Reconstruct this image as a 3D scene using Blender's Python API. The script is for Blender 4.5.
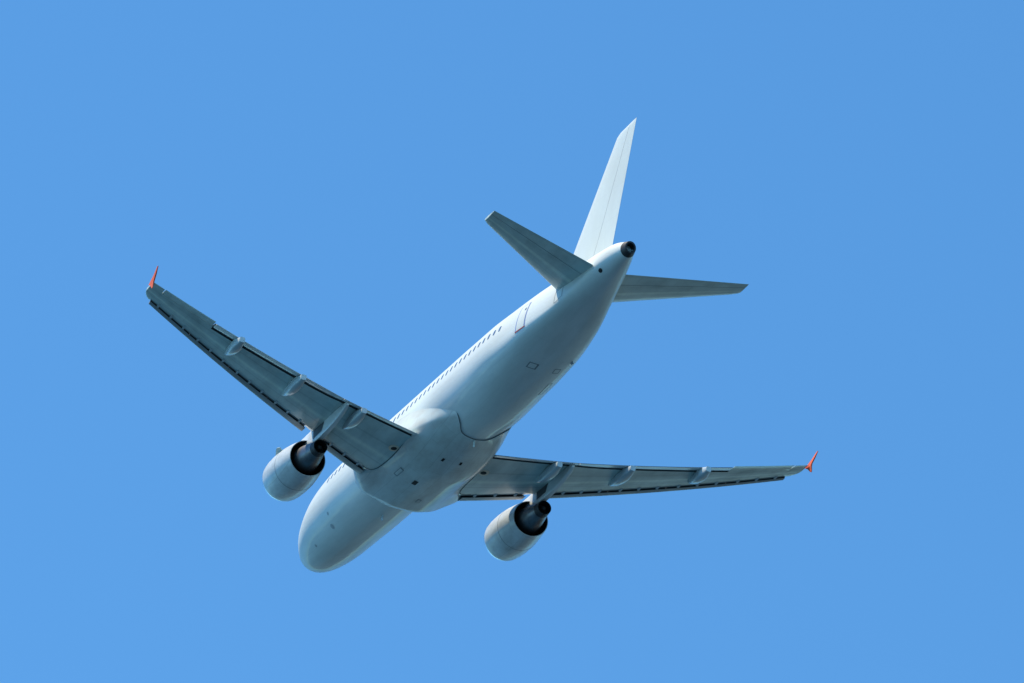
import bpy, bmesh, math, random
from mathutils import Matrix, Vector

# ------------------------------------------------------------------ scene, camera, sky, sun, exposure
scene = bpy.context.scene
for _o in list(bpy.data.objects):
    bpy.data.objects.remove(_o)
COL = scene.collection
R = math.radians

CAM_ELEV = R(37.0)
LENS_PX = 5835.3
# rows: image right, image down, viewing direction, written in the aircraft's own axes (x aft, y starboard, z up)
VIEW = Matrix(((0.39741409, 0.91163934, 0.10476526),
               (-0.35265204, 0.25712989, -0.89973371),
               (-0.84717093, 0.32062118, 0.42367851)))
EYE = Vector((251.97603849, -86.23440442, -112.37587399))      # the photographer, in aircraft axes
cam_d = bpy.data.cameras.new('camera')
cam = bpy.data.objects.new('camera', cam_d)
COL.objects.link(cam)
cam.location = (0, 0, 1.7)
cam.rotation_euler = (math.pi / 2 + CAM_ELEV, 0, 0)
cam_d.sensor_width = 36.0
cam_d.lens = 36.0 * LENS_PX / 1024.0
cam_d.clip_start = 0.5
cam_d.clip_end = 200000.0
scene.camera = cam

W_RIGHT = Vector((1, 0, 0))
W_FWD = Vector((0, math.cos(CAM_ELEV), math.sin(CAM_ELEV)))
W_DOWN = -W_RIGHT.cross(W_FWD)
TO_WORLD = Matrix((W_RIGHT, W_DOWN, W_FWD)).transposed() @ VIEW     # aircraft axes -> world axes

SUN_AC = Vector((-0.30, -0.44, 1.0)).normalized()                  # towards the sun, aircraft axes
SUN_W = (TO_WORLD @ SUN_AC).normalized()
SUN_EL = math.asin(SUN_W.z)
SUN_AZ = math.atan2(SUN_W.x, SUN_W.y)

world = bpy.data.worlds.new('World')
scene.world = world
world.use_nodes = True
nt = world.node_tree
nt.nodes.clear()
sky = nt.nodes.new('ShaderNodeTexSky')
sky.sky_type = 'NISHITA'
sky.sun_disc = False
sky.sun_elevation = SUN_EL
sky.sun_rotation = SUN_AZ
sky.air_density = 1.0
sky.dust_density = 0.0
sky.ozone_density = 10.0
bg = nt.nodes.new('ShaderNodeBackground')
bg.inputs['Strength'].default_value = 0.15
wo = nt.nodes.new('ShaderNodeOutputWorld')
tint = nt.nodes.new('ShaderNodeMix')                # the photograph's cool white balance: a purer, cyan-leaning blue
tint.data_type = 'RGBA'
tint.blend_type = 'MULTIPLY'
tint.inputs['Factor'].default_value = 1.0
tint.inputs['B'].default_value = (0.72, 1.125, 1.11, 1)
nt.links.new(sky.outputs[0], tint.inputs['A'])
nt.links.new(tint.outputs['Result'], bg.inputs['Color'])
nt.links.new(bg.outputs[0], wo.inputs['Surface'])

sun_d = bpy.data.lights.new('sun', 'SUN')
sun_d.energy = 4.5
sun_d.angle = R(0.53)
sun_d.color = (1.0, 0.90, 0.68)
sun = bpy.data.objects.new('sun', sun_d)
COL.objects.link(sun)
sun.rotation_euler = SUN_W.to_track_quat('Z', 'Y').to_euler()
sun.location = (0, 0, 600)

vs = scene.view_settings
vs.view_transform = 'Standard'
vs.look = 'None'
vs.gamma = 1.0
vs.use_curve_mapping = False
vs.exposure = 0.46

# ------------------------------------------------------------------ materials
def mat(name, base, rough=0.4, metal=0.0, coat=0.0, coat_rough=0.05, dirt=0.0, dirt_col=None, scale=(0.5, 3.0, 3.0),
        panels=0.0, psize=(1.6, 0.55), bump=0.0, prot=0.0, layout='plan', mortar=0.016, bands=None):
    m = bpy.data.materials.new(name)
    m.use_nodes = True
    t = m.node_tree
    b = t.nodes['Principled BSDF']
    b.inputs['Base Color'].default_value = (*base, 1)
    b.inputs['Roughness'].default_value = rough
    b.inputs['Metallic'].default_value = metal
    b.inputs['Coat Weight'].default_value = coat
    b.inputs['Coat Roughness'].default_value = coat_rough
    col = None
    tc = t.nodes.new('ShaderNodeTexCoord')
    co = tc.outputs['Object']
    if layout == 'chart':                         # span in metres, chord as a fraction
        an = t.nodes.new('ShaderNodeAttribute')
        an.attribute_name = 'chart'
        co = an.outputs['Vector']
    if dirt > 0:
        mp = t.nodes.new('ShaderNodeMapping')
        mp.inputs['Scale'].default_value = scale
        n = t.nodes.new('ShaderNodeTexNoise')
        n.inputs['Scale'].default_value = 1.0
        n.inputs['Detail'].default_value = 6.0
        n.inputs['Roughness'].default_value = 0.62
        r = t.nodes.new('ShaderNodeValToRGB')
        r.color_ramp.elements[0].position = 0.38
        r.color_ramp.elements[1].position = 0.72
        d = dirt_col or tuple(c * (1 - dirt) for c in base)
        r.color_ramp.elements[0].color = (*base, 1)
        r.color_ramp.elements[1].color = (*d, 1)
        t.links.new(co, mp.inputs['Vector'])
        t.links.new(mp.outputs[0], n.inputs['Vector'])
        t.links.new(n.outputs['Fac'], r.inputs['Fac'])
        col = r.outputs['Color']
        ro = t.nodes.new('ShaderNodeMapRange')
        ro.inputs['From Min'].default_value = 0.3
        ro.inputs['From Max'].default_value = 0.75
        ro.inputs['To Min'].default_value = max(rough - 0.05, 0.02)
        ro.inputs['To Max'].default_value = min(rough + 0.18, 1)
        t.links.new(n.outputs['Fac'], ro.inputs['Value'])
        t.links.new(ro.outputs[0], b.inputs['Roughness'])
    if panels > 0:
        mp2 = t.nodes.new('ShaderNodeMapping')
        mp2.inputs['Rotation'].default_value = (math.pi / 2, 0, 0) if layout == 'side' else (0, 0, prot)
        br = t.nodes.new('ShaderNodeTexBrick')
        br.inputs['Scale'].default_value = 1.0
        br.inputs['Mortar Size'].default_value = mortar
        br.inputs['Mortar Smooth'].default_value = 0.2
        br.inputs['Brick Width'].default_value = psize[0]
        br.inputs['Row Height'].default_value = psize[1]
        br.inputs['Color1'].default_value = (1, 1, 1, 1)
        v = 1 - panels * 0.25
        br.inputs['Color2'].default_value = (v, v, v * 0.99, 1)
        k = 1 - panels
        br.inputs['Mortar'].default_value = (k, k, k, 1)
        src = co
        if layout == 'round':                     # panels wrapped round the fuselage axis
            sp = t.nodes.new('ShaderNodeSeparateXYZ')
            sb = t.nodes.new('ShaderNodeMath')
            sb.operation = 'SUBTRACT'
            sb.inputs[1].default_value = 2.6
            at = t.nodes.new('ShaderNodeMath')
            at.operation = 'ARCTAN2'
            ml = t.nodes.new('ShaderNodeMath')
            ml.operation = 'MULTIPLY'
            ml.inputs[1].default_value = 2.0
            cb = t.nodes.new('ShaderNodeCombineXYZ')
            t.links.new(src, sp.inputs[0])
            t.links.new(sp.outputs['Z'], sb.inputs[0])
            t.links.new(sp.outputs['Y'], at.inputs[0])
            t.links.new(sb.outputs[0], at.inputs[1])
            t.links.new(at.outputs[0], ml.inputs[0])
            t.links.new(sp.outputs['X'], cb.inputs['X'])
            t.links.new(ml.outputs[0], cb.inputs['Y'])
            src = cb.outputs[0]
        t.links.new(src, mp2.inputs['Vector'])
        t.links.new(mp2.outputs[0], br.inputs['Vector'])
        mx = t.nodes.new('ShaderNodeMix')
        mx.data_type = 'RGBA'
        mx.blend_type = 'MULTIPLY'
        mx.inputs['Factor'].default_value = 1.0
        if col is not None:
            t.links.new(col, mx.inputs['A'])
        else:
            mx.inputs['A'].default_value = (*base, 1)
        t.links.new(br.outputs['Color'], mx.inputs['B'])
        col = mx.outputs['Result']
    if bands:  # spar and hinge lines, plus a warm reflection streak painted at mid-chord
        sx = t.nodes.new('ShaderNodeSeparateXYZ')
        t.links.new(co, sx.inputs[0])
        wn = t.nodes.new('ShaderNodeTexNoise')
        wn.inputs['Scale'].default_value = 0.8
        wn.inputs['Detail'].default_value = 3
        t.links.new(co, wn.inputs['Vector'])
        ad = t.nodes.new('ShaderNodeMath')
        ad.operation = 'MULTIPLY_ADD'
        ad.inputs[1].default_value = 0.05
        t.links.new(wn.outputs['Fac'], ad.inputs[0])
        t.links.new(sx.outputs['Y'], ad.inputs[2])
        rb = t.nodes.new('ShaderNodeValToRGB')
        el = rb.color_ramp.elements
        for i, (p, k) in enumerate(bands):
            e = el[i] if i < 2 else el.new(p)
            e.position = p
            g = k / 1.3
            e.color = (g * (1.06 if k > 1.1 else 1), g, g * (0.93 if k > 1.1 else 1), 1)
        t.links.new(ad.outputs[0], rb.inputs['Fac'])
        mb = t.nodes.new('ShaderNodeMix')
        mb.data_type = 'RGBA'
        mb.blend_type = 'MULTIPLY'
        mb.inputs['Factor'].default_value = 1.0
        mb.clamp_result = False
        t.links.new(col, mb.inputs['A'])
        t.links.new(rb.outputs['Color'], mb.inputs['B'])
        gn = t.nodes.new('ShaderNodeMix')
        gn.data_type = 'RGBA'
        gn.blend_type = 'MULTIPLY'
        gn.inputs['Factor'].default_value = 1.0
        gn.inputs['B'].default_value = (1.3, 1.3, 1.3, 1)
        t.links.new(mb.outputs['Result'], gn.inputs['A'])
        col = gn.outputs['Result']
    if col is not None:
        t.links.new(col, b.inputs['Base Color'])
    if bump > 0:
        nb = t.nodes.new('ShaderNodeTexNoise')
        nb.inputs['Scale'].default_value = 2.2
        nb.inputs['Detail'].default_value = 2.0
        bp = t.nodes.new('ShaderNodeBump')
        bp.inputs['Strength'].default_value = bump
        bp.inputs['Distance'].default_value = 0.02
        t.links.new(tc.outputs['Object'], nb.inputs['Vector'])
        t.links.new(nb.outputs['Fac'], bp.inputs['Height'])
        t.links.new(bp.outputs[0], b.inputs['Normal'])
    return m

M = dict(
    nose=mat('leading_edge_skin', (0.60, 0.63, 0.64), 0.22, metal=0.35, coat=0.3),
    slatcove=mat('slat_inner_skin', (0.085, 0.092, 0.095), 0.6),
    skin=mat('fuselage_white_paint', (0.70, 0.72, 0.70), 0.48, coat=0.28, coat_rough=0.03, dirt=0.16, scale=(0.22, 1.5, 1.5), bump=0.05,
             panels=0.07, psize=(2.6, 1.05), layout='round', mortar=0.012),
    white=mat('white_paint', (0.69, 0.71, 0.685), 0.48, coat=0.2, coat_rough=0.05, dirt=0.12, scale=(0.5, 1.6, 0.35), bump=0.03,
              panels=0.06, psize=(0.9, 1.5), layout='side', mortar=0.010),
    belly=mat('belly_paint', (0.62, 0.66, 0.64), 0.5, coat=0.35, coat_rough=0.08, dirt=0.34, dirt_col=(0.50, 0.49, 0.46), scale=(0.7, 1.8, 2.2),
              panels=0.15, psize=(1.35, 0.75), bump=0.10),
    wing=mat('wing_grey_paint', (0.58, 0.69, 0.66), 0.40, coat=0.40, coat_rough=0.10, dirt=0.34, scale=(0.9, 2.0, 1.0),
             panels=0.16, psize=(2.4, 0.31), layout='chart', mortar=0.014, bump=0.05,
             bands=((0.16, 1.0), (0.17, 0.80), (0.185, 1.0), (0.40, 0.96), (0.46, 1.30), (0.51, 0.97), (0.66, 0.92), (0.78, 1.0))),  # bright peak is the painted mid-chord reflection
    tail=mat('tailplane_paint', (0.61, 0.70, 0.655), 0.40, coat=0.4, coat_rough=0.10, dirt=0.30, scale=(0.9, 2.0, 1.0),
             panels=0.12, psize=(1.6, 0.24), layout='chart', mortar=0.012, bump=0.05,
             bands=((0.10, 1.0), (0.36, 0.93), (0.44, 1.32), (0.52, 0.97), (0.68, 0.90), (0.72, 1.0), (0.95, 1.04))),  # tailplane carries the same painted reflection streak
    light=mat('light_grey_paint', (0.52, 0.58, 0.60), 0.35, coat=0.5, coat_rough=0.1, dirt=0.2, scale=(1, 1, 1)),
    flapw=mat('flap_white_paint', (0.74, 0.74, 0.72), 0.35, coat=0.3, dirt=0.15, scale=(1, 1, 1)),
    slat=mat('bare_aluminium', (0.33, 0.36, 0.37), 0.42, metal=0.1, dirt=0.2, scale=(2, 0.6, 2)),
    cove=mat('dark_cove_fill', (0.045, 0.048, 0.05), 0.7),  # dark fill paints extra shade into the flap cove, beyond its own grey
    rubber=mat('dark_seal', (0.05, 0.055, 0.06), 0.6),
    faint=mat('worn_panel', (0.40, 0.41, 0.43), 0.6),
    line=mat('panel_joint', (0.22, 0.24, 0.25), 0.6),
    black=mat('black_void', (0.012, 0.012, 0.013), 0.7),
    cowl=mat('nacelle_white', (0.68, 0.70, 0.71), 0.32, coat=0.16, coat_rough=0.08, dirt=0.3, dirt_col=(0.44, 0.44, 0.43),
             scale=(0.8, 1.5, 1.5), panels=0.15, psize=(1.3, 1.1)),
    lip=mat('polished_lip', (0.75, 0.76, 0.77), 0.18, metal=0.95),
    core=mat('exhaust_alloy', (0.20, 0.19, 0.20), 0.38, metal=0.85, dirt=0.45, scale=(2, 3, 3)),
    burnt=mat('burnt_alloy', (0.05, 0.047, 0.05), 0.5, metal=0.6, dirt=0.4, scale=(5, 5, 5)),
    orange=mat('orange_red_paint', (0.80, 0.115, 0.035), 0.6, coat=0.0),
    glass=mat('cabin_glass', (0.10, 0.13, 0.20), 0.12, coat=0.4),
    red=mat('red_sill_paint', (0.42, 0.035, 0.03), 0.5),
    blue=mat('door_outline', (0.17, 0.23, 0.48), 0.5),
    lamp=mat('lamp_glare_ring', (0.80, 0.62, 0.46), 0.4, dirt=0.2, scale=(4, 4, 4)),  # warm glare round the landing light, painted into the ring colour
)

# ground: one sheet to the horizon, patchwork of summer grass and stubble
def ground_mat():
    m = bpy.data.materials.new('summer_fields')
    m.use_nodes = True
    t = m.node_tree
    b = t.nodes['Principled BSDF']
    b.inputs['Roughness'].default_value = 0.95
    b.inputs['Specular IOR Level'].default_value = 0.1
    tc = t.nodes.new('ShaderNodeTexCoord')
    vo = t.nodes.new('ShaderNodeTexVoronoi')
    vo.inputs['Scale'].default_value = 0.004
    rp = t.nodes.new('ShaderNodeValToRGB')
    e = rp.color_ramp.elements
    e[0].color = (0.05, 0.052, 0.044, 1)
    e[1].color = (0.14, 0.125, 0.10, 1)
    k = rp.color_ramp.elements.new(0.5)
    k.color = (0.07, 0.068, 0.056, 1)
    no = t.nodes.new('ShaderNodeTexNoise')
    no.inputs['Scale'].default_value = 0.05
    no.inputs['Detail'].default_value = 8
    mx = t.nodes.new('ShaderNodeMix')
    mx.data_type = 'RGBA'
    mx.blend_type = 'OVERLAY'
    mx.inputs['Factor'].default_value = 0.5
    t.links.new(tc.outputs['Object'], vo.inputs['Vector'])
    t.links.new(tc.outputs['Object'], no.inputs['Vector'])
    t.links.new(vo.outputs['Color'], rp.inputs['Fac'])
    t.links.new(rp.outputs['Color'], mx.inputs['A'])
    t.links.new(no.outputs['Fac'], mx.inputs['B'])
    t.links.new(mx.outputs['Result'], b.inputs['Base Color'])
    return m

# ------------------------------------------------------------------ mesh helpers
O = Vector((17.0, 0.0, -2.6))          # the aircraft's base point in its own axes

def build(name, verts, faces, mats, parent, fmat=None, smooth=True, recalc=True, angle=40, chart=None):
    me = bpy.data.meshes.new(name)
    me.from_pydata([tuple(Vector(v) - O) for v in verts], [], faces)
    if not isinstance(mats, (list, tuple)):
        mats = [mats]
    for m in mats:
        me.materials.append(m)
    if fmat:
        for p, i in zip(me.polygons, fmat):
            p.material_index = i
    if chart:
        at = me.attributes.new('chart', 'FLOAT_VECTOR', 'POINT')
        at.data.foreach_set('vector', [q for c in chart for q in c])
    bm = bmesh.new()
    bm.from_mesh(me)
    bmesh.ops.remove_doubles(bm, verts=bm.verts, dist=1e-5)
    if recalc:
        bmesh.ops.recalc_face_normals(bm, faces=bm.faces)
    for f in bm.faces:
        f.smooth = smooth
    if smooth:
        lim = R(angle)
        for e in bm.edges:
            if len(e.link_faces) == 2 and e.calc_face_angle(0) > lim:
                e.smooth = False
    bm.to_mesh(me)
    bm.free()
    ob = bpy.data.objects.new(name, me)
    COL.objects.link(ob)
    if parent:
        ob.parent = parent
    return ob

def loft(rings, closed=True, cap0=True, cap1=True, v0=0):
    """quads between rings of equal length; returns verts, faces"""
    V = []
    F = []
    n = len(rings[0])
    for r in rings:
        V.extend(r)
    for i in range(len(rings) - 1):
        for j in range(n if closed else n - 1):
            a = i * n + j
            b = i * n + (j + 1) % n
            F.append((v0 + a, v0 + b, v0 + b + n, v0 + a + n))
    if closed and cap0:
        F.append(tuple(v0 + k for k in range(n))[::-1])
    if closed and cap1:
        F.append(tuple(v0 + (len(rings) - 1) * n + k for k in range(n)))
    return V, F

def grid(nu, nv, fn):
    V = [fn(i / nu, j / nv) for i in range(nu + 1) for j in range(nv + 1)]
    F = [(i * (nv + 1) + j, i * (nv + 1) + j + 1, (i + 1) * (nv + 1) + j + 1, (i + 1) * (nv + 1) + j)
         for i in range(nu) for j in range(nv)]
    return V, F

def lathe(prof, cy, cz, n=64):
    rings = []
    for x, r in prof:
        rings.append([(x, cy + r * math.sin(2 * math.pi * k / n), cz + r * math.cos(2 * math.pi * k / n)) for k in range(n)])
    return rings

def pchip(tab):
    xs = [t[0] for t in tab]
    nk = len(tab[0]) - 1
    cols = []
    for k in range(1, nk + 1):
        y = [t[k] for t in tab]
        h = [xs[i + 1] - xs[i] for i in range(len(xs) - 1)]
        d = [(y[i + 1] - y[i]) / h[i] for i in range(len(h))]
        m = [d[0]] + [0] * (len(xs) - 2) + [d[-1]]
        for i in range(1, len(xs) - 1):
            if d[i - 1] * d[i] > 0:
                w1 = 2 * h[i] + h[i - 1]
                w2 = h[i] + 2 * h[i - 1]
                m[i] = (w1 + w2) / (w1 / d[i - 1] + w2 / d[i])
        cols.append((y, m))
    def f(x):
        x = min(max(x, xs[0]), xs[-1])
        i = 0
        while i < len(xs) - 2 and x > xs[i + 1]:
            i += 1
        h = xs[i + 1] - xs[i]
        t = (x - xs[i]) / h
        out = []
        for y, m in cols:
            out.append((2 * t**3 - 3 * t**2 + 1) * y[i] + (t**3 - 2 * t**2 + t) * h * m[i]
                       + (-2 * t**3 + 3 * t**2) * y[i + 1] + (t**3 - t**2) * h * m[i + 1])
        return out if len(out) > 1 else out[0]
    return f

def sstep(a, b, x):
    t = min(max((x - a) / (b - a), 0), 1)
    return t * t * (3 - 2 * t)

def lerp(a, b, t):
    return a + (b - a) * t

# ------------------------------------------------------------------ setting
def sheet(name, pts, m, label):
    me = bpy.data.meshes.new(name)
    me.from_pydata(pts, [], [tuple(range(len(pts)))])
    me.materials.append(m)
    ob = bpy.data.objects.new(name, me)
    COL.objects.link(ob)
    ob['kind'] = 'structure'
    ob['label'] = label
    return ob

def water_mat():
    m = bpy.data.materials.new('coastal_water')
    m.use_nodes = True
    t = m.node_tree
    b = t.nodes['Principled BSDF']
    b.inputs['Base Color'].default_value = (0.010, 0.040, 0.050, 1)
    b.inputs['Roughness'].default_value = 0.32
    b.inputs['IOR'].default_value = 1.33
    tc = t.nodes.new('ShaderNodeTexCoord')
    no = t.nodes.new('ShaderNodeTexNoise')
    no.inputs['Scale'].default_value = 0.06
    no.inputs['Detail'].default_value = 6
    rp = t.nodes.new('ShaderNodeValToRGB')
    rp.color_ramp.elements[0].color = (0.002, 0.036, 0.072, 1)
    rp.color_ramp.elements[1].color = (0.004, 0.047, 0.088, 1)
    t.links.new(tc.outputs['Object'], no.inputs['Vector'])
    t.links.new(no.outputs['Fac'], rp.inputs['Fac'])
    t.links.new(rp.outputs['Color'], b.inputs['Base Color'])
    return m

# the coast runs along under the flight path: land to starboard, sea to port (where the photographer is)
TRACK = (TO_WORLD @ Vector((-1, 0, 0)))
TRACK = Vector((TRACK.x, TRACK.y, 0)).normalized()
STAR = Vector((TRACK.y, -TRACK.x, 0))
P0 = Vector((0, 0, 1.7)) + TO_WORLD @ (Vector((17, 0, -2.6)) - EYE)
P0 = Vector((P0.x, P0.y, 0)) + STAR * 140.0
G = 60000.0
def gp(a, b, z):
    p = P0 + TRACK * a + STAR * b
    return (p.x, p.y, z)
sheet('ground', [gp(-G, -2.0, 0.3), gp(-G, G, 0.3), gp(G, G, 0.3), gp(G, -2.0, 0.3)], ground_mat(), 'sunlit summer fields along the coast far below the aircraft')
sheet('water', [gp(-G, -G, 0), gp(-G, 0, 0), gp(G, 0, 0), gp(G, -G, 0)], water_mat(), 'open sea below the aircraft')

# ------------------------------------------------------------------ the aircraft
root = bpy.data.objects.new('airliner', None)
COL.objects.link(root)
root['label'] = 'white twin engine passenger jet with orange wingtips climbing in clear blue sky'
root['category'] = 'airplane'
Mw = TO_WORLD.to_4x4()
Mw.translation = Vector((0, 0, 1.7)) + TO_WORLD @ (O - EYE)
root.matrix_world = Mw

# --- fuselage
FUS = pchip([  # x, top, bottom, half width, height of the widest point
    (-0.25, -0.86, -0.94, 0.03, -0.90), (-0.20, -0.62, -1.17, 0.26, -0.88), (-0.07, -0.42, -1.40, 0.49, -0.86), (0.2, -0.2, -1.64, 0.77, -0.82),
    (0.7, 0.08, -1.86, 1.06, -0.72), (1.3, 0.40, -1.99, 1.32, -0.60), (2.0, 0.78, -2.045, 1.53, -0.48), (2.8, 1.28, -2.07, 1.70, -0.34),
    (3.5, 1.66, -2.078, 1.79, -0.22), (4.6, 1.92, -2.075, 1.86, -0.10), (6.0, 2.04, -2.07, 1.93, -0.02), (7.5, 2.07, -2.07, 1.975, 0.0),
    (22.0, 2.07, -2.07, 1.975, 0.0), (24.0, 2.08, -1.92, 1.95, 0.0), (25.5, 2.09, -1.67, 1.93, -0.02), (27.0, 2.10, -1.39, 1.83, -0.09),
    (29.0, 2.08, -1.05, 1.69, -0.16), (31.0, 2.03, -0.70, 1.43, -0.12), (32.0, 1.98, -0.53, 1.27, 0.0), (33.0, 1.92, -0.34, 1.11, 0.28),
    (35.0, 1.777, 0.107, 0.819, 0.70), (36.3, 1.627, 0.413, 0.564, 0.92), (37.0, 1.409, 0.582, 0.374, 0.96), (37.45, 1.268, 0.682, 0.26, 0.955)])

def fus_n(x):
    """the lower half squares off a little where the tail sweeps up"""
    a = min(max((x - 24.5) / 4, 0), 1)
    b = min(max((x - 32.5) / 3, 0), 1)
    return 2 + 0.6 * a * a * (3 - 2 * a) * (1 - b * b * (3 - 2 * b))

def fus_pt(x, a, d=0.0):
    """a = angle from straight down, + to starboard; d = distance proud of the skin"""
    t, b, w, zm = FUS(x)
    c, q = math.cos(a), math.sin(a)
    h = (zm - b) if c > 0 else (t - zm)
    k = 2 / fus_n(x) if c > 0 else 1.0
    return (x, (w + d) * math.copysign(abs(q) ** k, q), zm - (h + d) * math.copysign(abs(c) ** k, c))

def ang_at(x, z, side=-1):
    t, b, w, zm = FUS(x)
    h = (zm - b) if z < zm else (t - zm)
    c = max(-1, min(1, (zm - z) / h))
    if c > 0:
        c = c ** (fus_n(x) / 2)
    return side * math.acos(c)

X_EXH = 37.12
xs = [-0.25, -0.24, -0.22, -0.2, -0.16, -0.12, -0.07, 0.02, 0.12, 0.26, 0.42, 0.62, 0.85, 1.15]
x = 1.5
while x < X_EXH - 0.05:
    xs.append(x)
    x += 0.3
xs.append(X_EXH)
NA = 96
rings = [[fus_pt(x, 2 * math.pi * k / NA) for k in range(NA)] for x in xs]
V, F = loft(rings)
fuselage = build('fuselage', V, F, M['skin'], root)

# tail exhaust (auxiliary power unit): dark ring, deep opening
prof_x = [X_EXH, 37.2, 37.45]
def exh_ring(x, k=1.0, dx=0.0):
    return [(x + dx, p[1] * k, (p[2] - 0.955) * k + 0.955) for p in (fus_pt(x, 2 * math.pi * i / 48, 0.003) for i in range(48))]
rr = [exh_ring(X_EXH), exh_ring(37.28), exh_ring(37.45), exh_ring(37.45, 0.74, 0.0), exh_ring(37.45, 0.66, -0.5), exh_ring(37.45, 0.02, -0.52)]
V, F = loft(rr, cap0=False)
fm = [0] * 96 + [0] * 48 + [1] * 96 + [1]
exh = build('tail_exhaust', V, F, [M['burnt'], M['black']], root, fm)
V, F = loft([[(37.30 + 0.03 * math.sin(a), y, 0.92 + 0.03 * math.cos(a)) for a in (0, 1.57, 3.14, 4.71)] for y in (-0.15, 0.0, 0.19)])
build('strut', V, F, M['light'], exh)

# cabin windows on the port side
def fus_patch(x0, x1, a0, a1, d, nx=4, na=6):
    return grid(nx, na, lambda u, v: fus_pt(lerp(x0, x1, u), lerp(a0, a1, v), d))

def add_patch(acc, x0, x1, a0, a1, d, mi, nx=4, na=6):
    V, F = fus_patch(x0, x1, a0, a1, d, nx, na)
    o = len(acc[0])
    acc[0].extend(V)
    acc[1].extend(tuple(i + o for i in f) for f in F)
    acc[2].extend([mi] * len(F))

for k in range(40):
    xc = 26.98 - 0.533 * k
    zc = 0.60
    pts = []
    for q in range(16):
        a = 2 * math.pi * q / 16
        c, s_ = math.cos(a), math.sin(a)
        ex = 0.10 * math.copysign(abs(c) ** 0.7, c)
        ez = 0.15 * math.copysign(abs(s_) ** 0.7, s_)
        pts.append(fus_pt(xc + ex, ang_at(xc, zc + ez), 0.006))
    V = [fus_pt(xc, ang_at(xc, zc), 0.009)] + pts
    F = [(0, 1 + q, 1 + (q + 1) % 16) for q in range(16)]
    build('cabin_window', V, F, M['glass'], fuselage, recalc=False)

# rear passenger door, slightly proud, with dark joints and a red sill
def frame_patch(acc, x0, x1, a0, a1, w, d, mi):
    rr_ = 2.0
    wa = w / rr_
    add_patch(acc, x0, x0 + w, a0, a1, d, mi, 1, 12)
    add_patch(acc, x1 - w, x1, a0, a1, d, mi, 1, 12)
    s_ = 1 if a1 > a0 else -1
    add_patch(acc, x0 + w, x1 - w, a0, a0 + s_ * wa, d, mi, 4, 1)
    add_patch(acc, x0 + w, x1 - w, a1 - s_ * wa, a1, d, mi, 4, 1)

acc = [[], [], []]
DX0, DX1 = 28.85, 29.72
aB, aT = ang_at(29.3, -0.34), ang_at(29.3, 0.95)
add_patch(acc, DX0 + 0.085, DX1 - 0.085, aB, aT, 0.010, 0, 4, 14)
add_patch(acc, DX0, DX0 + 0.085, aB, aT, 0.006, 1, 1, 14)
add_patch(acc, DX1 - 0.085, DX1, aB, aT, 0.006, 1, 1, 14)
add_patch(acc, DX0, DX1, aT, aT - 0.02, 0.006, 1, 4, 1)
add_patch(acc, DX0, DX1, aB, aB - 0.05, 0.014, 2, 4, 1)
xc = (DX0 + DX1) / 2
add_patch(acc, xc + 0.10, xc + 0.24, ang_at(29.5, 0.62), ang_at(29.5, 0.74), 0.016, 3, 1, 1)
door = build('passenger_door', acc[0], acc[1], [M['white'], M['blue'], M['red'], M['glass']], fuselage, acc[2], recalc=False)

# hatches and small fittings on the belly
for (x0, x1, a0, a1, w) in ((27.70, 28.16, R(-13), R(-1), 0.05), (27.70, 28.10, R(19), R(30), 0.035),
                            (25.6, 26.7, R(30), R(38), 0.03), (32.1, 32.75, ang_at(32.4, 0.62), ang_at(32.4, 0.05), 0.04)):
    acc = [[], [], []]
    add_patch(acc, x0 + w, x1 - w, a0 + w / 2, a1 - w / 2, 0.004, 0, 4, 4)
    frame_patch(acc, x0, x1, a0, a1, w, 0.006, 1)
    build('access_panel', acc[0], acc[1], [M['white'], M['line']], fuselage, acc[2], recalc=False)

def disc_on_fus(name, x, a, r, m, parent, d=0.008):
    t, b, w, zm = FUS(x)
    rad = (t - b) / 2
    pts = [fus_pt(x + r * math.cos(q * math.pi / 8), a + r / rad * math.sin(q * math.pi / 8), d) for q in range(16)]
    return build(name, [fus_pt(x, a, d + 0.004)] + pts, [(0, 1 + q, 1 + (q + 1) % 16) for q in range(16)], m, parent, recalc=False)

disc_on_fus('vent', 35.55, R(-50), 0.12, M['black'], fuselage)
disc_on_fus('vent', 5.9, R(-40), 0.15, M['faint'], fuselage)
disc_on_fus('vent', 6.15, R(-58), 0.09, M['faint'], fuselage)
disc_on_fus('vent', 3.4, R(-38), 0.08, M['faint'], fuselage)

def blade(name, x, a, chord, height, sweep, th, m, parent):
    b0 = Vector(fus_pt(x, a, -0.05))
    n = Vector((0, math.sin(a), -math.cos(a)))
    tdir = Vector((0, math.cos(a), math.sin(a)))
    V = []
    for lev, (h, c, s_) in enumerate(((0, chord, 0), (height, chord * 0.55, sweep))):
        for (u, k) in ((0, 0), (0.3, 1), (1, 0), (0.3, -1)):
            V.append(b0 + n * h + Vector((s_ + c * u, 0, 0)) + tdir * (th * k))
    F = [(0, 1, 5, 4), (1, 2, 6, 5), (2, 3, 7, 6), (3, 0, 4, 7), (4, 5, 6, 7), (3, 2, 1, 0)]
    return build(name, V, F, m, parent, smooth=False)

blade('antenna', 28.5, R(42), 0.34, 0.13, 0.12, 0.03, M['faint'], root)
blade('antenna', 9.4, R(-2), 0.35, 0.30, 0.18, 0.03, M['light'], root)

# --- belly fairing
XS = pchip([(0.0, 10.9), (0.25, 10.8), (0.5, 10.2), (0.75, 9.9), (1.0, 9.9)])
XE = pchip([(0.0, 20.65), (0.25, 20.7), (0.6, 21.35), (0.85, 21.65), (1.0, 21.7)])
TT = pchip([(9.5, 100.0), (15.5, 100.0), (18.0, 88.0), (20.0, 70.0), (21.0, 58.0), (21.7, 48.0)])

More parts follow.
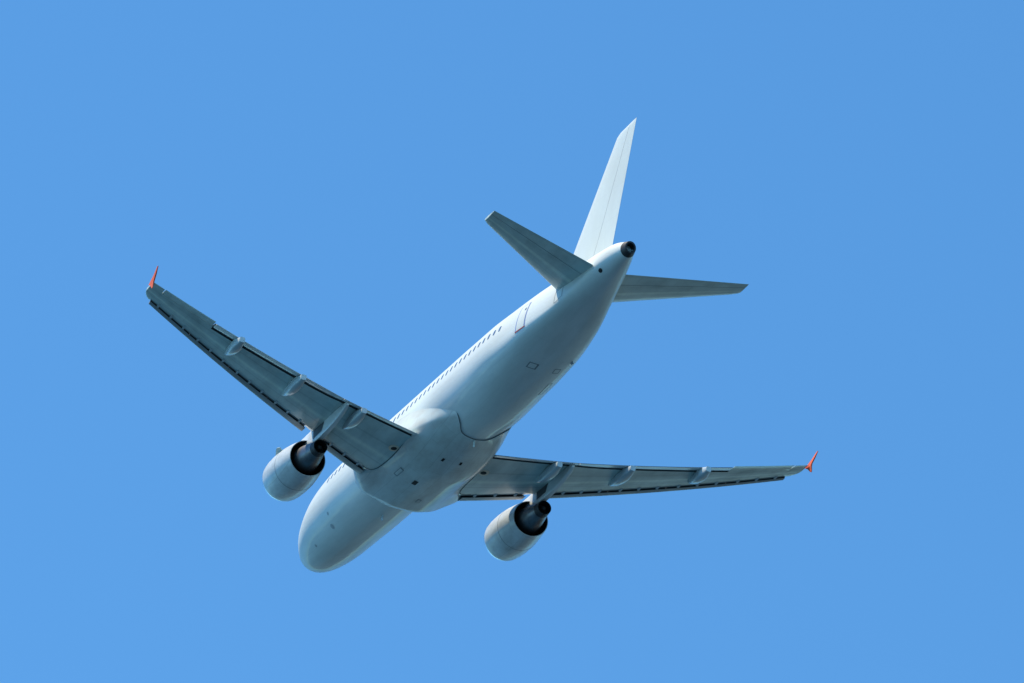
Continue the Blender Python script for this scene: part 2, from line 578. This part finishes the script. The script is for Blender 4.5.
def fair_pt(u, v):
    vv = v * 2 - 1
    av = abs(vv)
    x0, x1 = XS(av), XE(av)
    x = lerp(x0, x1, u)
    th = R(TT(x)) * vv
    c, s_ = math.cos(th), math.sin(th)
    n = 2.2
    W, zc = 2.30, -0.55
    W += 0.62 * math.exp(-((x - 12.5) / 1.0) ** 2) * sstep(R(40), R(66), abs(th)) * (1 - 0.6 * sstep(R(72), R(95), abs(th)))
    Hb = 2.10 if c >= 0 else 0.7
    fy = W * math.copysign(abs(s_) ** (2 / n), s_)
    fz = zc - Hb * math.copysign(abs(c) ** (2 / n), c)
    b = sstep(x0 - 0.15, x0 + 1.5, x) * (1 - 0.90 * sstep(x1 - 4.6, x1 + 0.2, x))
    b *= 1 - sstep(0.80, 1.0, av)
    b = max(b, 0.0)
    p = fus_pt(x, th, -0.012)
    return (x, lerp(p[1], fy, b), lerp(p[2], fz, b))

NU, NV = 90, 96
V, F = grid(NU, NV, fair_pt)
fm = [0] * len(F)
o = len(V)                                       # rear rim: a narrow dark sealing step down to the skin
for j in range(NV + 1):
    p = V[NU * (NV + 1) + j]
    V.append((p[0] + 0.012, p[1] * 0.982, p[2] * 0.982))
for j in range(NV):
    a = NU * (NV + 1) + j
    F.append((a, a + 1, o + j + 1, o + j))
    fm.append(1)
fairing = build('belly_fairing', V, F, [M['belly'], M['line']], root, fm)

def fair_box(name, uc, vc, du, dv, m, outline=None):
    def q(u, v, d):
        p = Vector(fair_pt(u, v))
        n = (Vector(fair_pt(u + 0.01, v)) - Vector(fair_pt(u - 0.01, v))).cross(Vector(fair_pt(u, v + 0.01)) - Vector(fair_pt(u, v - 0.01)))
        n.normalize()
        if n.z > 0:
            n = -n
        return p + n * d
    V, F = grid(3, 3, lambda a, b: q(uc + du * (a - 0.5), vc + dv * (b - 0.5), 0.010))
    mm = [m]
    fm_ = [0] * len(F)
    if outline:
        V2, F2 = grid(3, 3, lambda a, b: q(uc + du * 1.0 * (a - 0.5) * 0.8, vc + dv * (b - 0.5) * 0.72, 0.016))
        o_ = len(V)
        V += V2
        F += [tuple(i + o_ for i in f) for f in F2]
        mm.append(outline)
        fm_ += [1] * len(F2)
    return build(name, V, F, mm, fairing, fm_, recalc=False)

fair_box('vent_opening', 0.46, 0.42, 0.046, 0.026, M['black'])
fair_box('vent_opening', 0.75, 0.43, 0.026, 0.018, M['black'])
fair_box('vent_opening', 0.76, 0.55, 0.026, 0.018, M['black'])
fair_box('access_panel', 0.46, 0.30, 0.085, 0.030, M['line'], M['belly'])
fair_box('access_panel', 0.28, 0.52, 0.04, 0.022, M['line'], M['belly'])
blade('drain_mast', 20.35, R(2), 0.30, 0.42, 0.12, 0.03, M['white'], root)

# --- wings
WXR, LESW, CTIP = 12.381, math.tan(R(27.4)), 1.513
XTER, XTEK, YK, YT = 18.505, 19.131, 6.013, 16.653
ZR, DIH, BEND = -1.50, math.tan(R(5.272)), 1.054
YS, YFL = 16.19, 13.176

def wz(y):
    t = y - 1.975
    return ZR + DIH * t + BEND * (max(t, 0) / 15) ** 2
def wle(y):
    return WXR + LESW * (y - 1.975)
XTT = wle(YT) + CTIP
def wte(y):
    if y < YK:
        return XTER + (XTEK - XTER) * (y - 1.975) / (YK - 1.975)
    return XTEK + (XTT - XTEK) * (y - YK) / (YT - YK)
def toc(y):
    return lerp(0.145, 0.108, sstep(2, 9, y))
def thick(u):
    u = min(max(u, 0), 1)
    return 5 * (0.2969 * math.sqrt(u) - 0.1260 * u - 0.3516 * u * u + 0.2843 * u**3 - 0.1036 * u**4)
def surf(y, x):
    """upper and lower skin heights of the wing at aircraft station (y, x)"""
    le, te = wle(y), wte(y)
    c = te - le
    u = (x - le) / c
    tt = toc(y) * c * thick(u)
    camber = 0.012 * c * (4 * min(max(u, 0), 1) * (1 - min(max(u, 0), 1)))
    return wz(y) + tt * 1.10 * 0.5 + camber + tt * 0.1, wz(y) - tt * 0.90 * 0.5 + camber * 0.3 + 0.010 * c * sstep(0.50, 0.80, u) * (1 - sstep(0.85, 1.0, u))

def flapcut(y):
    return wte(y) - (lerp(0.66, 0.78, sstep(6.0, 7.0, y)) if y < YFL else 0.52)

def wing_section(y, s, mode):
    le, te = wle(y), wte(y)
    c = te - le
    x0 = le + (0.05 * c if y < YS + 0.02 else 0.0)
    if y > YS + 0.02:
        k = (y - YS) / (YT - YS)
        x0 = le + 0.62 * (1 - math.sqrt(max(0, 1 - k * k)))
    xl = flapcut(y)
    xu = te - 0.20 if mode == 'flap' else xl + 0.004
    if mode == 'full':
        xl = te - 0.03
        xu = te - 0.026
    N = 22
    up = []
    lo = []
    # nose blends upper and lower skins together at x0
    zu0, zl0 = surf(y, x0)
    zm = zu0 * 0.35 + zl0 * 0.65
    for i in range(N + 1):
        t = 1 - math.cos(i / N * math.pi / 2)
        xa = lerp(x0, xu, t)
        xb = lerp(x0, xl, t)
        za = surf(y, xa)[0]
        zb = surf(y, xb)[1]
        e = min(1, (xa - x0) / (0.07 * c))
        e = math.sqrt(max(0, 1 - (1 - e) ** 2))
        up.append((xa, lerp(zm, za, e)))
        e = min(1, (xb - x0) / (0.07 * c))
        e = math.sqrt(max(0, 1 - (1 - e) ** 2))
        lo.append((xb, lerp(zm, zb, e)))
    pts = list(reversed(up)) + lo[1:]
    # cove behind the lower skin, then shroud lip
    zt = surf(y, xu)[0] - 0.03
    zi = surf(y, xl)[0] - 0.035
    if mode == 'flap':
        pts += [(xl + 0.002, max(zi, lo[-1][1] + 0.03)), (xu, zt)]
    else:
        pts += [(xl + 0.002, (zi + lo[-1][1]) / 2), (xu, max(zt, (zi + lo[-1][1]) / 2))]
    return [(x, s * y, z) for x, z in pts], N

def make_wing(s):
    ys = []
    st = [(1.3, 'flap'), (YK, 'flap'), (YFL - 0.02, 'flap')]
    ylist = [1.3, 2.0, 2.6, 3.2, 4.0, 4.8, 5.4, YK, 6.6, 7.4, 8.4, 9.4, 10.4, 11.4, 12.4, YFL - 0.015]
    sec = [(y, 'flap') for y in ylist] + [(y, 'ail') for y in (YFL + 0.0, 13.8, 14.6, 15.4, 16.0)] + \
          [(y, 'full') for y in (16.03, 16.19, 16.25, 16.32, 16.39, 16.46, 16.53, 16.59, 16.63, 16.65)]
    rings = []
    for y, md in sec:
        r, N = wing_section(y, s, md)
        rings.append(r)
    V, F = loft(rings)
    n = len(rings[0])
    fm = []
    for i in range(len(rings) - 1):
        for j in range(n):
            k = 0
            if j >= 2 * N and sec[i][1] == 'flap':
                k = 1
            if N - 6 <= j < N + 6 and sec[i][0] < YS - 0.05:
                k = 2
            fm.append(k)
    fm += [0, 0]
    wm = M['wing']
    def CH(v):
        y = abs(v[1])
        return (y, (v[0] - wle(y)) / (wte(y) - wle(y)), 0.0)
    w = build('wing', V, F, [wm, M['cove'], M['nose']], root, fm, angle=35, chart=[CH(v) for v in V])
    # slats
    def slat(y0, y1, droop=0.05):
        rings = []
        for i in range(9):
            y = lerp(y0, y1, i / 8)
            le, te = wle(y), wte(y)
            c = te - le
            L = 0.115 * c + 0.16
            prof = []
            for k in range(11):           # outer skin: upper trailing edge -> nose -> lower lip
                t = k / 10
                if t < 0.6:
                    q = 1 - t / 0.6
                    xx = le + L * q * q
                    zz = surf(y, xx)[0]
                else:
                    q = (t - 0.6) / 0.4
                    xx = le + L * 0.74 * q * q
                    zz = surf(y, xx)[1]
                prof.append((xx, zz))
            inner = []
            for k in range(10, -1, -1):
                xx, zz = prof[k]
                t = k / 10
                wgt = 0.5 * math.sin(math.pi * min(1, max(0, t)))
                inner.append((xx + 0.22 * wgt * 0.9 + 0.006, lerp(zz, wz(y), 0.55 * wgt) - (0.012 if t < 0.5 else -0.012)))
            pts = prof + inner
            a = R(-lerp(6, 12, (y - 2) / 14))
            px, pz = le + L, wz(y)
            out = []
            for xx, zz in pts:
                dx, dz = xx - px, zz - pz
                rx = dx * math.cos(a) + dz * math.sin(a)
                rz = -dx * math.sin(a) + dz * math.cos(a)
                # nose goes down when drooped
                rx = dx * math.cos(a) - dz * math.sin(a)
                rz = dx * math.sin(-a) + dz * math.cos(a)
                out.append((px + rx - 0.13, s * y, pz + rz - droop))
            rings.append(out)
        V, F = loft(rings)
        nn = len(rings[0])
        fm = []
        for i in range(8):
            for j in range(nn):
                fm.append(0 if j < 10 else 1)
        fm += [0, 0]
        build('slat', V, F, [M['slat'], M['slatcove']], w, fm, angle=50)
    segs = [(2.55, 5.25), (6.35, 8.76), (8.772, 11.21), (11.222, 13.71), (13.722, YS)]
    for a, b in segs:
        slat(a, b)
        for f in (0.18, 0.5, 0.82):
            y = lerp(a, b, f)
            le = wle(y)
            c = wte(y) - le
            V = []
            for dy in (-0.05, 0.05):
                for (xx, zz) in ((le + 0.092 * c - 0.02, surf(y, le + 0.09 * c)[1] - 0.075), (le + 0.092 * c + 0.24, surf(y, le + 0.13 * c)[1] - 0.03),
                                 (le + 0.092 * c + 0.24, surf(y, le + 0.13 * c)[1] + 0.05), (le + 0.092 * c - 0.02, wz(y) - 0.05)):
                    V.append((xx, s * (y + dy), zz))
            F = [(0, 1, 2, 3), (7, 6, 5, 4), (0, 4, 5, 1), (1, 5, 6, 2), (2, 6, 7, 3), (3, 7, 4, 0)]
            build('slat_track', V, F, M['light'], w, smooth=False)
    # flaps
    def flap(y0, y1, n=10):
        rings = []
        for i in range(n + 1):
            y = lerp(y0, y1, i / n)
            te = wte(y)
            xl = flapcut(y)
            c = 0.30 + te - xl - 0.10
            x0 = xl + 0.185
            zt = wz(y) - 0.075
            zn = surf(y, xl)[1] + 0.035
            th = 0.15
            pts = []
            x0_, c_ = x0, te - x0
            K = 10
            for k in range(K, -1, -1):
                t = (1 - math.cos(math.pi * k / K)) / 2
                pts.append((x0_ + c_ * t, lerp(zn, zt, t) + th * 0.42 * thick(t) + 0.004 * (1 - t)))
            for k in range(1, K + 1):
                t = (1 - math.cos(math.pi * k / K)) / 2
                pts.append((x0_ + c_ * t, lerp(zn, zt, t) - th * 0.58 * thick(t) - (0.012 if k == K else 0)))
            rings.append([(xx, s * y, zz) for xx, zz in pts])
        V, F = loft(rings)
        build('flap', V, F, M['flapw'], w, angle=45)
    flap(2.02, YK - 0.03)
    flap(YK + 0.03, YFL - 0.05)
    # aileron
    rings = []
    for i in range(7):
        y = lerp(YFL + 0.03, 15.98, i / 6)
        te = wte(y)
        xl = flapcut(y) + 0.018
        zu, zl = surf(y, xl)
        rings.append([(xl, s * y, zu - 0.004), (lerp(xl, te, 0.5), s * y, surf(y, lerp(xl, te, 0.5))[0] - 0.004), (te, s * y, wz(y) + 0.008),
                      (te, s * y, wz(y) - 0.008), (lerp(xl, te, 0.5), s * y, surf(y, lerp(xl, te, 0.5))[1] + 0.004), (xl, s * y, zl + 0.004)])
    V, F = loft(rings)
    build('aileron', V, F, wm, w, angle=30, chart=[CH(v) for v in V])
    # flap track fairings
    for (yy, x0, x1) in ((4.98, 16.3, 19.15), (8.38, 17.0, 19.90), (11.85, 18.35, 20.78)):
        rings = []
        n = 28
        K = 16
        zf = surf(yy, x0)[1]
        L = x1 - x0
        for i in range(n + 1):
            t = i / n
            x = x0 + L * t
            low = -0.43 * (math.sin(math.pi * min(1, t / 1.36) ** 0.85) ** 0.9)
            base = lerp(zf, wz(yy) - 0.10, t)
            wdt = 0.225 * min(1, math.sin(math.pi * min(0.5, t * 0.72)) ) * (1 - 0.45 * sstep(0.70, 1.0, t)) + 0.008
            bot = base + low
            top = base + 0.06 - 0.10 * sstep(0.75, 1.0, t)
            if t == 1:
                pass
            zc_, hz = (top + bot) / 2, max(0.01, (top - bot) / 2)
            ring = []
            for k in range(K):
                a = 2 * math.pi * k / K
                ca, sa = math.cos(a), math.sin(a)
                ring.append((x, s * yy + wdt * math.copysign(abs(sa) ** 0.42, sa), zc_ + hz * math.copysign(abs(ca) ** 0.5, ca)))
            rings.append(ring)
        V, F = loft(rings)
        build('flap_track_fairing', V, F, [M['light'], M['flapw']], w, [0] * (len(F) - 1) + [1], angle=42)  # rear cap gets the white so it reads as sunlit
    # wingtip fence
    T = XTT + 0.14
    zt = wz(YT)
    poly = [(T - 0.66, 0.02), (T - 0.48, 0.08), (T - 0.04, 0.28), (T + 0.42, 0.53), (T + 0.51, 0.52), (T + 0.28, 0.24), (T + 0.06, 0.02),
            (T + 0.02, -0.10), (T + 0.06, -0.36), (T + 0.00, -0.41), (T - 0.10, -0.36), (T - 0.34, -0.14)]
    V = []
    nP = len(poly)
    for side_ in (-1, 1):
        for (x, z) in poly:
            yy = YT + 0.045 + 0.11 * max(z, 0) + 0.08 * max(-z, 0)
            V.append((x, s * (yy + side_ * 0.028 * (0.5 if abs(z) > 0.25 else 1)), zt + z))
    F = [tuple(range(nP))[::-1], tuple(range(nP, 2 * nP))] + [(i, (i + 1) % nP, nP + (i + 1) % nP, nP + i) for i in range(nP)]
    build('wingtip_fence', V, F, M['orange'], w, smooth=False)
    # rubber seal where the wing skin meets the root fairing
    path = [(13.62, 2.80), (13.45, 2.62), (13.42, 2.42), (13.6, 2.24), (14.0, 2.14), (14.7, 2.09), (15.6, 2.07), (16.6, 2.08), (17.6, 2.06)]
    sl = pchip([(i, px_, py_) for i, (px_, py_) in enumerate(path)])
    V, F = [], []
    for i in range(49):
        q = i / 6
        a0, a1 = sl(max(q - 0.05, 0)), sl(min(q + 0.05, 8))
        d = Vector((a1[0] - a0[0], a1[1] - a0[1])).normalized()
        x, y = sl(q)
        for k in (-0.022, 0.022):
            xx, yy = x - d.y * k, y + d.x * k
            V.append((xx, s * yy, surf(yy, xx)[1] - 0.012))
        if i:
            F.append((2 * i - 2, 2 * i - 1, 2 * i + 1, 2 * i))
    build('root_seal', V, F, M['rubber'], w, recalc=False)
    # landing light in the wing root
    y, x = 2.30, 16.30
    z = surf(y, x)[1]
    V, F = loft([[(x + r * math.cos(2 * math.pi * k / 20), s * (y + r * 0.85 * math.sin(2 * math.pi * k / 20)),
                   surf(y, x + r * math.cos(2 * math.pi * k / 20))[1] - dz) for k in range(20)]
                 for r, dz in ((0.31, -0.01), (0.29, 0.02), (0.17, 0.024), (0.15, 0.03), (0.01, 0.032))])
    fm = [0] * 40 + [1] * 40 + [0, 1]
    build('landing_light', V, F, [M['lamp'], M['black']], w, fm)
    return w

for s in (-1, 1):
    make_wing(s)

# --- engines and pylons
EZ, EXH, EPX = -2.262, 14.19, 15.826

def make_engine(s):
    cy = s * 5.75
    prof = [(12.9, 0.74), (13.6, 0.845), (EXH, 0.865), (EXH, 0.895), (13.9, 0.945), (13.5, 1.005), (13.0, 1.065), (12.5, 1.10), (12.0, 1.11),
            (11.4, 1.09), (11.02, 1.045), (10.82, 0.995), (10.72, 0.94), (10.70, 0.89), (10.74, 0.85), (10.95, 0.81), (11.5, 0.80), (12.0, 0.84)]
    rings = lathe(prof, cy, EZ, 72)
    V, F = loft(rings, cap0=False, cap1=False)
    fm = []
    for i in range(len(prof) - 1):
        k = 1 if i < 2 else (2 if 10 <= i <= 15 else 0)
        fm += [k] * 72
    e = build('engine', V, F, [M['cowl'], M['black'], M['lip']], root, fm, angle=50)
    # joint between fan cowl and reverser sleeve
    V, F = loft(lathe([(12.70, 1.080), (12.70, 1.0905), (12.73, 1.0885), (12.73, 1.078)], cy, EZ, 72), cap0=False, cap1=False)
    build('cowl_joint', V, F, M['line'], e)
    V, F = loft(lathe([(12.0, 0.86), (12.02, 0.3), (11.9, 0.28), (11.55, 0.12), (11.45, 0.01)], cy, EZ, 48))
    build('fan', V, F, M['burnt'], e)
    V, F = loft(lathe([(12.88, 0.80), (12.9, 0.70), (13.4, 0.69), (14.0, 0.645), (14.5, 0.57), (15.0, 0.475), (15.45, 0.385), (15.52, 0.372)], cy, EZ, 56), cap1=False)
    build('core_cowl', V, F, [M['core']], e)
    V, F = loft(lathe([(15.45, 0.392), (15.6, 0.372), (EPX, 0.345), (EPX, 0.325), (15.6, 0.33), (15.3, 0.33), (15.29, 0.02)], cy, EZ, 48), cap0=False)
    build('exhaust_nozzle', V, F, [M['burnt']], e)
    V, F = loft(lathe([(15.28, 0.20), (15.5, 0.16), (15.75, 0.09), (15.80, 0.01)], cy, EZ, 32))
    build('exhaust_plug', V, F, [M['black']], e)
    for side_ in (s,):
        a = R(48)
        V = []
        for dl in (-0.02, 0.02):
            for (x, r) in ((11.75, 1.02), (12.75, 1.02), (12.7, 1.28), (12.45, 1.34), (12.3, 1.30)):
                V.append((x, cy + side_ * (r * math.sin(a) + dl * math.cos(a)), EZ + r * math.cos(a) - dl * math.sin(a)))
        F = [(4, 3, 2, 1, 0), (5, 6, 7, 8, 9)] + [(i, (i + 1) % 5, 5 + (i + 1) % 5, 5 + i) for i in range(5)]
        build('strake', V, F, M['wing'], e, smooth=False)
    # small drain and latch marks under the cowl
    for (x, a, r) in ((12.1, R(-155), 0.06), (12.35, R(170), 0.07), (11.9, R(-120), 0.05)):
        rad = 1.094
        pts = [(x + r * math.cos(q * math.pi / 5), cy + rad * math.sin(a + r / rad * math.sin(q * math.pi / 5)),
                EZ + rad * math.cos(a + r / rad * math.sin(q * math.pi / 5))) for q in range(10)]
        build('latch', pts, [tuple(range(10))], M['red'], e, recalc=False)
    # pylon: stations along x with top, bottom, half thickness
    P = pchip([(11.9, EZ + 1.10, EZ + 0.95, 0.03), (12.4, EZ + 1.18, EZ + 0.9, 0.08), (13.2, EZ + 1.26, EZ + 0.85, 0.12), (14.2, EZ + 1.26, EZ + 0.62, 0.15),
               (15.0, -1.02, EZ + 0.44, 0.16), (15.7, -1.02, EZ + 0.42, 0.16), (16.4, -1.04, -1.80, 0.15), (17.3, -1.08, -1.72, 0.13), (18.1, -1.10, -1.58, 0.11),
               (18.75, -1.12, -1.40, 0.09), (18.95, -1.13, -1.30, 0.06)])
    rings = []
    for i in range(45):
        x = lerp(11.9, 18.95, i / 44)
        t, b, w_ = P(x)
        k = 14
        rings.append([(x, cy + w_ * math.copysign(abs(math.sin(2 * math.pi * q / k)) ** 0.3, math.sin(2 * math.pi * q / k)),
                       (t + b) / 2 + (t - b) / 2 * math.copysign(abs(math.cos(2 * math.pi * q / k)) ** 0.3, math.cos(2 * math.pi * q / k))) for q in range(k)])
    V, F = loft(rings)
    py = build('pylon', V, F, M['flapw'], root, angle=50)
    for side_ in (-1, 1):
        V = [(x, cy + side_ * (P(x)[2] + 0.012), z) for x, z in ((15.0, -1.16), (16.35, -1.20), (16.15, -1.62), (15.1, -1.66))]
        build('heat_shield', V, [(0, 1, 2, 3)], M['rubber'], py, smooth=False)

for s in (-1, 1):
    make_engine(s)

# --- tailplane
def foil(x0, x1, tc, N=12):
    c = x1 - x0
    up = []
    for i in range(N + 1):
        t = (1 - math.cos(math.pi * i / N)) / 2
        up.append((x0 + c * t, tc * c * thick(t)))
    return up

def split_foil(le, te, cut, tc, N=14, gap=0.035):
    """front body polygon and control surface polygon as lists of (x, half thickness)"""
    c = te - le
    fr = []
    for i in range(N + 1):
        t = cut * (1 - math.cos(math.pi / 2 * i / N))
        fr.append((le + c * t, tc * c * thick(t)))
    fr.append((le + c * cut + 0.004, fr[-1][1] * 0.62))
    fr.append((le + c * cut + gap + 0.09, fr[-1][1] * 0.85))
    re = []
    x0 = le + c * cut + gap
    for i in range(7):
        x = lerp(x0, te, i / 6)
        re.append((x, tc * c * thick((x - le) / c) + 0.004))
    return fr, re

def make_tailplane(s):
    A, B = [], []
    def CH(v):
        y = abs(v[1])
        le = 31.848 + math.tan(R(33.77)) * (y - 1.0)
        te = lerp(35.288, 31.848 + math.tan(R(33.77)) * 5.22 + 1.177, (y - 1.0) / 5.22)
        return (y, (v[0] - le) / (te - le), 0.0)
    for y in [0.35, 0.7, 0.8, 1.0, 1.5, 2.2, 3.0, 3.8, 4.6, 5.4, 5.9, 6.08, 6.17, 6.22]:
        le = 31.848 + math.tan(R(33.77)) * (y - 1.0)
        k = (y - 1.0) / 5.22
        te = lerp(35.288, 31.848 + math.tan(R(33.77)) * 5.22 + 1.177, k)
        if y > 5.9:
            le += 0.09 * ((y - 5.9) / 0.32) ** 2
        z = 0.779 + math.tan(R(6.04)) * (y - 1.0)
        fr, re = split_foil(le, te, 0.70, 0.10)
        A.append([(x, s * y, z + h) for x, h in fr] + [(x, s * y, z - h) for x, h in reversed(fr[1:])])
        if y >= 0.8:
            if y == 1.0:
                pass
            B.append([(x, s * y, z + h) for x, h in re] + [(x, s * y, z - h) for x, h in reversed(re)])
    nA = len(A[0])
    V, F = loft(A)
    fm = [1 if 14 <= (k % nA) <= 18 else 0 for k in range(nA * (len(A) - 1))] + [0, 0]
    wm = M['tail']
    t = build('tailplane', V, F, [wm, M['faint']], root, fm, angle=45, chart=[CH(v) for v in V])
    V, F = loft(B)
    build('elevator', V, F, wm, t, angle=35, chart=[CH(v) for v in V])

for s in (-1, 1):
    make_tailplane(s)

# --- fin
A, B = [], []
for z in [1.2, 1.8, 2.2, 2.8, 3.6, 4.5, 5.4, 6.3, 7.0, 7.4, 7.62, 7.72, 7.79, 7.84, 7.87]:
    le = 34.55 - (7.72 - z) * (34.55 - 30.98) / (7.72 - 3.44)
    te = 36.50 - (7.85 - z) * (36.50 - 35.27) / (7.85 - 1.97)
    if z < 3.0:
        le -= 0.35 * ((3.0 - z) / 1.8) ** 2
    if z > 7.62:
        le += 1.35 * ((z - 7.62) / 0.25) ** 2.2 
    c_ref = te - (34.55 - (7.72 - z) * 0.8902)
    tc = 0.105 if z < 7.7 else 0.105 * (1 - 0.7 * (z - 7.7) / 0.17)
    fr, re = split_foil(le, te, 0.69, tc)
    A.append([(x, h, z) for x, h in fr] + [(x, -h, z) for x, h in reversed(fr[1:])])
    if z > 1.7:
        B.append([(x, h, z) for x, h in re] + [(x, -h, z) for x, h in reversed(re)])
nA = len(A[0])
V, F = loft(A)
fm = [1 if 14 <= (k % nA) <= 18 else 0 for k in range(nA * (len(A) - 1))] + [0, 0]
fin = build('tail_fin', V, F, [M['white'], M['faint']], root, fm, angle=45)
V, F = loft(B)
build('rudder', V, F, M['white'], fin, angle=35)
